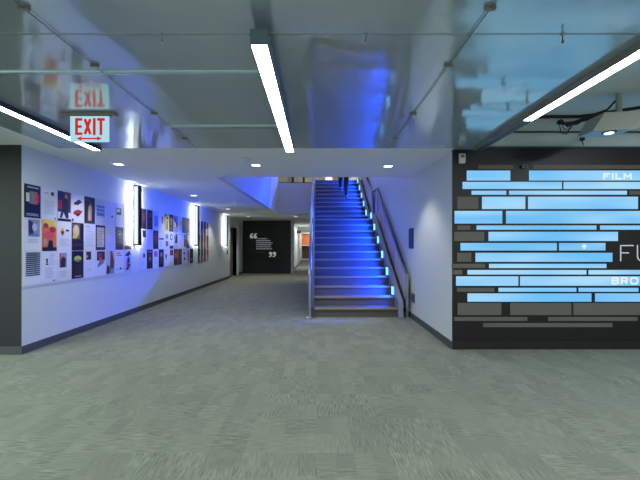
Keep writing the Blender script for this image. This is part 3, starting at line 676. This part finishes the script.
for y, x0, x1, h in ((238.4, 257.5, 267.5, 1.1), (240.4, 256.3, 270.5, 1.3), (242.6, 256.3, 272.5, 1.1), (244.6, 256.3, 270.8, 1.1), (246.6, 256.3, 270, 1.1), (248.6, 256.3, 271.5, 1.1)): illegible(m, x0, x1, y, h)
m.build('text_lines', 'quote_white', t)
illegible(MB(), 256.3, 265.5, 252.2, .8).build('attribution_line', 'quote_grey', t)

# display cabinet at the end of the hallway
t = thing('display_cabinet', (-.78, 28.8, 0), 'orange and brown lit display case at the end of the hallway', 'display case')
m = MB()
for q in ((-1.3,-1.2,28.7,29,0.25,2.4),(-.36,-.28,28.7,29,.25,2.4),(-1.2,-.36,28.7,29,2.32,2.4),(-1.2,-.36,28.7,29,.25,.34),(-1.2,-.36,28.7,29,1.36,1.43)): m.box(*q)
m.build('frame', 'door_white', t)
B(-1.2, -.36, 28.93, 28.99, 1.43, 2.32).build('upper_back_panel', 'orange', t)
B(-1.2, -.36, 28.93, 28.99, .34, 1.36).build('lower_back_panel', 'brown', t)

# ------------------------------------------------------------------ staircase
R_, T_, Y0 = .175, .293, 6.92
X0, X1 = -.057, 1.535
def nose(i): return Y0+(i-1)*T_ if i <= 12 else 11.17+(i-13)*T_
st = thing('staircase', (.74, 9, 0), 'wide straight staircase with brown nosings washed in blue light', 'staircase')
for i in range(1, 22):
    y, z = nose(i), i*R_
    m = MB().box(X0, X1, y+.02, y+.05, z-R_, z-.035, 0).box(X0, X1, y+.012, nose(i+1)+.045, z-.035, z, 1)
    s = m.build('landing' if i == 12 else 'step', ['riser', 'tread'], st)
    MB().bbox(X0+.002, X1-.002, y-.012, y+.034, z-.036, z+.003, .006).build('nosing', 'nosing', s)
m = MB().box(X0, X1, nose(22)+.02, nose(22)+.05, 21*R_, 3.81, 0); m.build('step', ['riser', 'tread'], st)
def stringer_poly(up, lo=None):
    top = [(Y0-.05, .0), (Y0-.05, R_+up-.03), (nose(12), 12*R_+up), (nose(13)-.06, 12*R_+up), (13.83, 3.85+up*.6)]
    return top+[(13.83, 0)] if lo is None else top
MB().prism_x(stringer_poly(.05)[::-1], X0-.055, X0).build('stringer', 'steel_dark', st)
MB().prism_x(stringer_poly(.14)[::-1], X1, X1+.09).build('stringer', 'stringer', st)
# handrail profile
HR = [(6.85, .84), (10.14, 2.95), (11.15, 2.98), (13.75, 4.55)]
def hz(y):
    for (a, b), (c, d) in zip(HR, HR[1:]):
        if y <= c: return b+(d-b)*(y-a)/(c-a)
    return HR[-1][1]
def nz(y):
    if y < nose(12): return R_+(y-Y0)*R_/T_
    if y < nose(13)-T_: return 12*R_
    return 12*R_+(y-nose(13)+T_)*R_/T_
def railing(x, label, infill, side):
    t = thing('stair_railing', (x, 6.85, 0), label, 'railing', 'stair railings')
    MB().tube([(x, 6.85, .80)] + [(x, a, b) for a, b in HR], .024, 12).build('handrail', 'steel_dark' if side > 0 else 'steel', t)
    for k, y in enumerate((6.85, 7.95, 9.05, 10.14, 11.15, 12.4, 13.6)):
        z0 = 0 if k == 0 else nz(y)-.12
        MB().bbox(x-.021, x+.021, y-.03, y+.03, z0, hz(y)-.01, .004).build('post', 'steel', t)
    MB().bbox(x-.065, x+.065, 6.76, 6.94, 0, .014, .004).build('base_plate', 'steel', t)
    ip = lambda y0, y1: [(y0, nz(y0)+.12), (y1, nz(y1)+.12), (y1, hz(y1)-.13), (y0, hz(y0)-.13)]
    for y0, y1 in ((6.89, 7.91), (7.99, 9.01), (9.09, 10.08), (11.2, 12.36), (12.44, 13.56)):
        MB().prism_x(ip(y0, y1)[::-1], x-.008, x+.008).build('infill_panel', infill, t)
    m = MB()
    m.tube([(x, 6.85, .22)] + [(x, y, nz(y)+.1) for y in (7.2, 10.1, 10.9, 11.2, 13.6)], .012, 8).build('lower_rail', 'steel', t)
railing(1.69, 'stair railing with brownish metal infill beside the white right wall', 'rail_mesh', 1)
railing(X0-.08, 'steel stair railing on the open left side of the staircase', 'rail_glass', -1)
# blue step lights on the right stringer
words = ['lowest', 'second', 'third', 'fourth', 'fifth', 'sixth', 'seventh', 'eighth', 'ninth', 'tenth', 'topmost']
for k, i in enumerate((2, 4, 6, 8, 10, 12, 13, 15, 17, 19, 21)):
    y, z = nose(i)+.14, i*R_
    t = thing('step_light', (X1, y, z+.03), 'glowing blue step light on the right side of the stairs, %s%s' % (words[k], '' if k in (0, 10) else ' from the bottom'), 'step light', 'blue step lights up the stairs')
    MB().bbox(X1-.022, X1, y-.05, y+.05, z+.012, z+.2, .004).build('housing', 'frame_dark', t)
    B(X1-.019, X1-.003, y-.056, y-.049, z+.022, z+.19).build('glow_face', 'led_cyan', t)
    B(X1-.028, X1-.021, y-.04, y+.04, z+.022, z+.19).build('lens', 'led_cyan', t)
    area((X1-.05, y, z+.08), 20 if i == 12 else 10, .12, .10, (0, math.radians(78), 0), (.004, .058, 1), 'blue_step_lamp').data.spread = math.radians(120)

# ------------------------------------------------------------------ projector and cables
t = thing('projector', (3.2, 4.05, 2.6), 'pale projector hung under the raised ceiling before the black panel wall', 'projector')
MB().hexa([(3.0,3.97,2.6),(3.4,3.9,2.6),(3.36,4.18,2.6),(2.99,4.2,2.6),(3.1,3.93,2.79),(3.75,3.84,2.79),(3.75,4.2,2.79),(3.1,4.2,2.79)]).build('housing', 'projector_white', t)
MB().hexa([(3.02,3.985,2.596),(3.38,3.92,2.596),(3.34,4.165,2.596),(3.01,4.185,2.596),(3.02,3.985,2.601),(3.38,3.92,2.601),(3.34,4.165,2.601),(3.01,4.185,2.601)]).build('underside', 'projector_lit_under', t)
MB().lathe((3.2, 4.0, 2.58), [(.04, 0), (.045, .004), (.045, .018)], 20).build('lens', 'lens_glow', t)
MB().lathe((3.2, 4.0, 2.588), [(.065, 0), (.07, .004), (.07, .01)], 20).build('lens_ring', 'frame_dark', t)
MB().tube([(3.35, 4.05, 2.78), (3.35, 4.05, 3.04)], .03, 12).build('mount_pole', 'projector_white', t)
t = thing('cable_bundle', (2.95, 4.25, 2.7), 'bundle of black cables hanging beside the projector', 'cables')
m = MB()
for k in range(9):
    a = random.uniform(-.03, .03); b = random.uniform(-.035, .04)
    m.tube([(2.81+abs(a), 4.25+b, 2.80+a), (2.9, 4.25+b, 2.76+b), (3.0, 4.24+a, 2.78+a), (3.12, 4.2, 2.82+b*.6), (3.3, 4.15, 2.9), (3.4, 4.1, 3.03)], .011, 7)
m.build('cable', 'cable', t)
m = MB()
for k, dz in enumerate((.12, .07)):
    m.tube([(2.82+.03*k, 4.25, 2.79), (2.84+.03*k, 4.25, 2.79-dz), (2.9+.02*k, 4.25, 2.77-dz), (2.98, 4.25, 2.76)], .005, 6)
m.build('loop', 'cable', t)
t = thing('ceiling_clamp', (3.45, 4.7, 2.7), 'small black clamp on the pale strip above the panel wall', 'clamp')
MB().bbox(3.43, 3.47, 4.72, 4.77, 2.72, 2.77, .005).build('body', 'cable', t)
MB().tube([(3.45, 4.75, 2.73), (3.46, 4.74, 2.66)], .006, 6).build('pin', 'cable', t)

# ------------------------------------------------------------------ person climbing the stairs, seen from behind
def skin(name, chain, edges, m, parent, root=0, sub=2):
    base = Vector((0,0,0)); p = parent
    while p is not None: base = base+p.location; p = p.parent
    me = bpy.data.meshes.new(name); me.from_pydata([tuple(Vector(c[:3])-base) for c in chain], edges, [])
    o = bpy.data.objects.new(name, me); col.objects.link(o)
    s = o.modifiers.new('Skin', 'SKIN'); sd = o.modifiers.new('Sub', 'SUBSURF'); sd.levels = sd.render_levels = sub
    for k, c in enumerate(chain):
        v = me.skin_vertices[0].data[k]; v.radius = (c[3], c[4] if len(c) > 4 else c[3]); v.use_root = (k == root)
    dg = bpy.context.evaluated_depsgraph_get(); dg.update()
    nm = bpy.data.meshes.new_from_object(o.evaluated_get(dg)); nm.name = name
    bpy.data.objects.remove(o)
    nm.materials.clear(); nm.materials.append(MATS[m])
    for pl in nm.polygons: pl.use_smooth = True; pl.material_index = 0
    o = bpy.data.objects.new(name, nm); col.objects.link(o); o.parent = parent
    return o
px, zR, zL = .93, 17*R_, 19*R_                      # right foot (viewer's right) on the 17th tread, left foot on the 19th
yR, yL = nose(17)+.1, nose(19)+.1
pe = thing('person', (px, yR, zR), 'person in dark trousers and jacket climbing near the top of the stairs', 'person')
hipy, hipz = (yR*.55+yL*.45), zR+.93
xr, xl = px+.085, px-.075
body = [(px, hipy, hipz, .13, .1), (px, hipy+.03, hipz+.2, .125, .095), (px, hipy+.07, hipz+.42, .15, .1), (px, hipy+.08, hipz+.52, .07), (px, hipy+.1, hipz+.6, .055), (px, hipy+.13, hipz+.7, .082, .095), (px, hipy+.13, hipz+.78, .06),
        (xr, hipy, hipz-.05, .085), (xr+.005, hipy+.02, zR+.5, .06), (xr, yR+.0, zR+.1, .04), (xr, yR+.14, zR+.045, .035),
        (xl, hipy+.04, hipz-.05, .085), (xl-.005, yL-.02, zL+.5, .06), (xl, yL-.04, zL+.1, .04), (xl, yL+.12, zL+.045, .035),
        (px+.19, hipy+.08, hipz+.45, .055), (px+.25, hipy+.02, hipz+.18, .042), (px+.25, hipy+.1, hipz-.04, .032), (px+.245, hipy+.13, hipz-.12, .03, .016),
        (px-.19, hipy+.08, hipz+.45, .055), (px-.25, hipy+.1, hipz+.18, .042), (px-.25, hipy+.22, hipz+.0, .032), (px-.245, hipy+.27, hipz-.05, .03, .016)]
ed = [(0,1),(1,2),(2,3),(3,4),(4,5),(5,6),(0,7),(7,8),(8,9),(9,10),(0,11),(11,12),(12,13),(13,14),(2,15),(15,16),(16,17),(17,18),(2,19),(19,20),(20,21),(21,22)]
for h, s in ((18, 1), (22, -1)):                    # five fingers each hand
    bx, by, bz = body[h][:3]
    for k, (dy, ln) in enumerate(((-.03,.05),(-.01,.065),(.01,.06),(.03,.045))):
        i = len(body); body += [(bx, by+dy, bz-.02, .009), (bx-s*.01, by+dy*1.2, bz-.02-ln, .008)]; ed += [(h, i), (i, i+1)]
    i = len(body); body += [(bx-s*.02, by+.035, bz+.02, .01), (bx-s*.03, by+.055, bz-.02, .008)]; ed += [(h, i), (i, i+1)]
skin('body', body, ed, 'skin', pe)
tr = [(px, hipy+.01, hipz, .15, .12), (px, hipy+.02, hipz+.12, .14, .11), (xr, hipy, hipz-.07, .1), (xr+.005, hipy+.02, zR+.5, .09), (xr, yR-.005, zR+.09, .07), (xl, hipy+.04, hipz-.07, .1), (xl-.02, yL-.02, zL+.5, .09), (xl, yL-.045, zL+.09, .07)]
skin('trousers', tr, [(0,1),(0,2),(2,3),(3,4),(0,5),(5,6),(6,7)], 'trousers', pe)
jk = [(px, hipy+.01, hipz+.02, .155, .125), (px, hipy+.03, hipz+.2, .15, .12), (px, hipy+.07, hipz+.42, .175, .125), (px, hipy+.08, hipz+.53, .085),
      (px+.19, hipy+.08, hipz+.45, .075), (px+.25, hipy+.02, hipz+.18, .06), (px+.25, hipy+.09, hipz-.02, .046), (px-.19, hipy+.08, hipz+.45, .075), (px-.25, hipy+.1, hipz+.18, .06), (px-.25, hipy+.2, hipz+.02, .046)]
skin('jacket', jk, [(0,1),(1,2),(2,3),(2,4),(4,5),(5,6),(2,7),(7,8),(8,9)], 'jacket', pe)
skin('hair', [(px, hipy+.105, hipz+.66, .08, .07), (px, hipy+.115, hipz+.75, .092, .098), (px, hipy+.13, hipz+.8, .07)], [(0,1),(1,2)], 'hair', pe)
for x, y, z in ((xr, yR, zR), (xl, yL-.04, zL)):
    skin('shoe', [(x, y-.02, z+.05, .05), (x, y+.07, z+.048, .047, .046), (x, y+.19, z+.04, .044, .036)], [(0,1),(1,2)], 'shoe', pe)
# lamp upstairs
t = thing('floor_lamp', (.55, 17, 3.85), 'pinkish white lit lamp upstairs seen just above the top step', 'lamp')
MB().lathe((.55, 17, 3.85), [(.14, 0), (.14, .02), (.02, .03), (.02, .42)], 16).build('stand', 'steel', t)
MB().lathe((.55, 17, 4.22), [(.12, 0), (.17, .1), (.16, .3), (.08, .42)], 20).build('shade', 'lamp_pink', t)

# ------------------------------------------------------------------ lamps
WHITE = (.88, 1, .95)
for x in (-2.575, -.32, 1.9):  # unseen bars added behind the camera to light the floor
    area((x, -.6, 2.45), 42, .1, 2.4, (0, 0, 0), WHITE, 'bar_fill_behind')
    area((x, -4.0, 2.45), 60, .1, 2.4, (0, 0, 0), WHITE, 'bar_fill_far_behind')
area((4.6, 1.5, 2.95), 110, .4, 2.4, (0, 0, 0), (.85, .95, 1), 'open_area_light')
area((-5.5, 1.5, 2.55), 230, .4, 2.4, (0, 0, 0), (.78, .99, .94), 'side_light')
area((-.7, 23, 2.55), 40, .3, 3, (0, 0, 0), (1, 1, .97), 'hall_light')
area((-.7, 28, 2.55), 18, .3, .3, (0, 0, 0), (1, .95, .85), 'hall_end_light')
area((-.2, 18, 6.5), 140, 2, 3, (0, 0, 0), (1, .95, .9), 'upstairs_light')
area((0, 11, 6.5), 40, 2, 4, (0, 0, 0), (.8, .88, 1), 'stairwell_light')
area((-.5, -5.5, 1.5), 230, 8, 2.2, (math.radians(90), 0, math.radians(180)), (.82, .98, .98), 'rear_fill')  # unseen fill lamp added behind the camera for the front surfaces
s = spot((.5, 5.7, HC-.04), 60, .75, (1, .93, .8)); s.rotation_euler = (Vector((.55, 7.0, .2))-Vector((.5, 5.7, HC-.04))).to_track_quat('-Z', 'Y').to_euler()  # added warm spot on the stair foot, without a fixture
s = spot((1.2, 5.9, HC-.04), 26, 1.5); s.rotation_euler = (0, math.radians(24), 0)
for (ya, za, yb, zb) in ((Y0, R_, nose(12), 12*R_), (nose(12)+.1, 12*R_, nose(13), 12*R_+.05), (nose(13), 13*R_, 13.7, 21.5*R_)):   # added blue lamps along each flight, spreading the step lights' wash
    A = Vector((1.5, ya+.1, za+.30)); Bv = Vector((1.5, yb, zb+.30)); mid = (A+Bv)/2; u = (Bv-A).normalized()
    o = area(mid, (62 if ya < 8 else 44)*(Bv-A).length, .10, (Bv-A).length, (0,0,0), (.004, .058, 1), 'blue_fill_lamp')
    o.data.spread = math.radians(112); zax = Vector((1, 0, .62)); zax = (zax-u*zax.dot(u)).normalized(); xax = u.cross(zax)
    from mathutils import Matrix
    o.matrix_world = Matrix.Translation(mid) @ Matrix((xax, u, zax)).transposed().to_4x4()
for src, dst, e, ang in (((1.45, 12.2, 3.1), (-3.68, 9.1, 2.05), 320, .42), ((1.45, 8.6, 1.0), (-3.68, 6.7, .85), 110, .36), ((1.45, 9.6, 1.6), (-3.68, 8.0, 1.2), 60, .5)):  # blue spots added above the stairs to tint patches of the left wall
    s = spot(src, e, ang, (.02, .12, 1), .8, .1)
    s.rotation_euler = (Vector(dst)-Vector(src)).to_track_quat('-Z', 'Y').to_euler()
# added blue spot, without a fixture, washing the side of the stairwell opening
s = spot((1.3, 10.2, 2.4), 260, .55, (.03, .12, 1), .5, .1)
d = Vector((-1.5, 11.2, 3.2))-Vector(s.location); s.rotation_euler = d.to_track_quat('-Z', 'Y').to_euler()

w = bpy.data.worlds.new('World'); bpy.context.scene.world = w; w.use_nodes = True
w.node_tree.nodes['Background'].inputs[0].default_value = (.84, .97, 1, 1)
w.node_tree.nodes['Background'].inputs[1].default_value = .36

cam = bpy.data.cameras.new('Camera'); co = bpy.data.objects.new('Camera', cam); col.objects.link(co)
co.location = (0, 0, H); co.rotation_euler = (math.radians(90), 0, 0)
cam.sensor_width = 36; cam.lens = F/640*36; cam.shift_x = 3/640; cam.shift_y = 6/640; cam.clip_start = .05
sc = bpy.context.scene; sc.camera = co
sc.view_settings.view_transform = 'Standard'; sc.view_settings.look = 'None'; sc.view_settings.exposure = 0
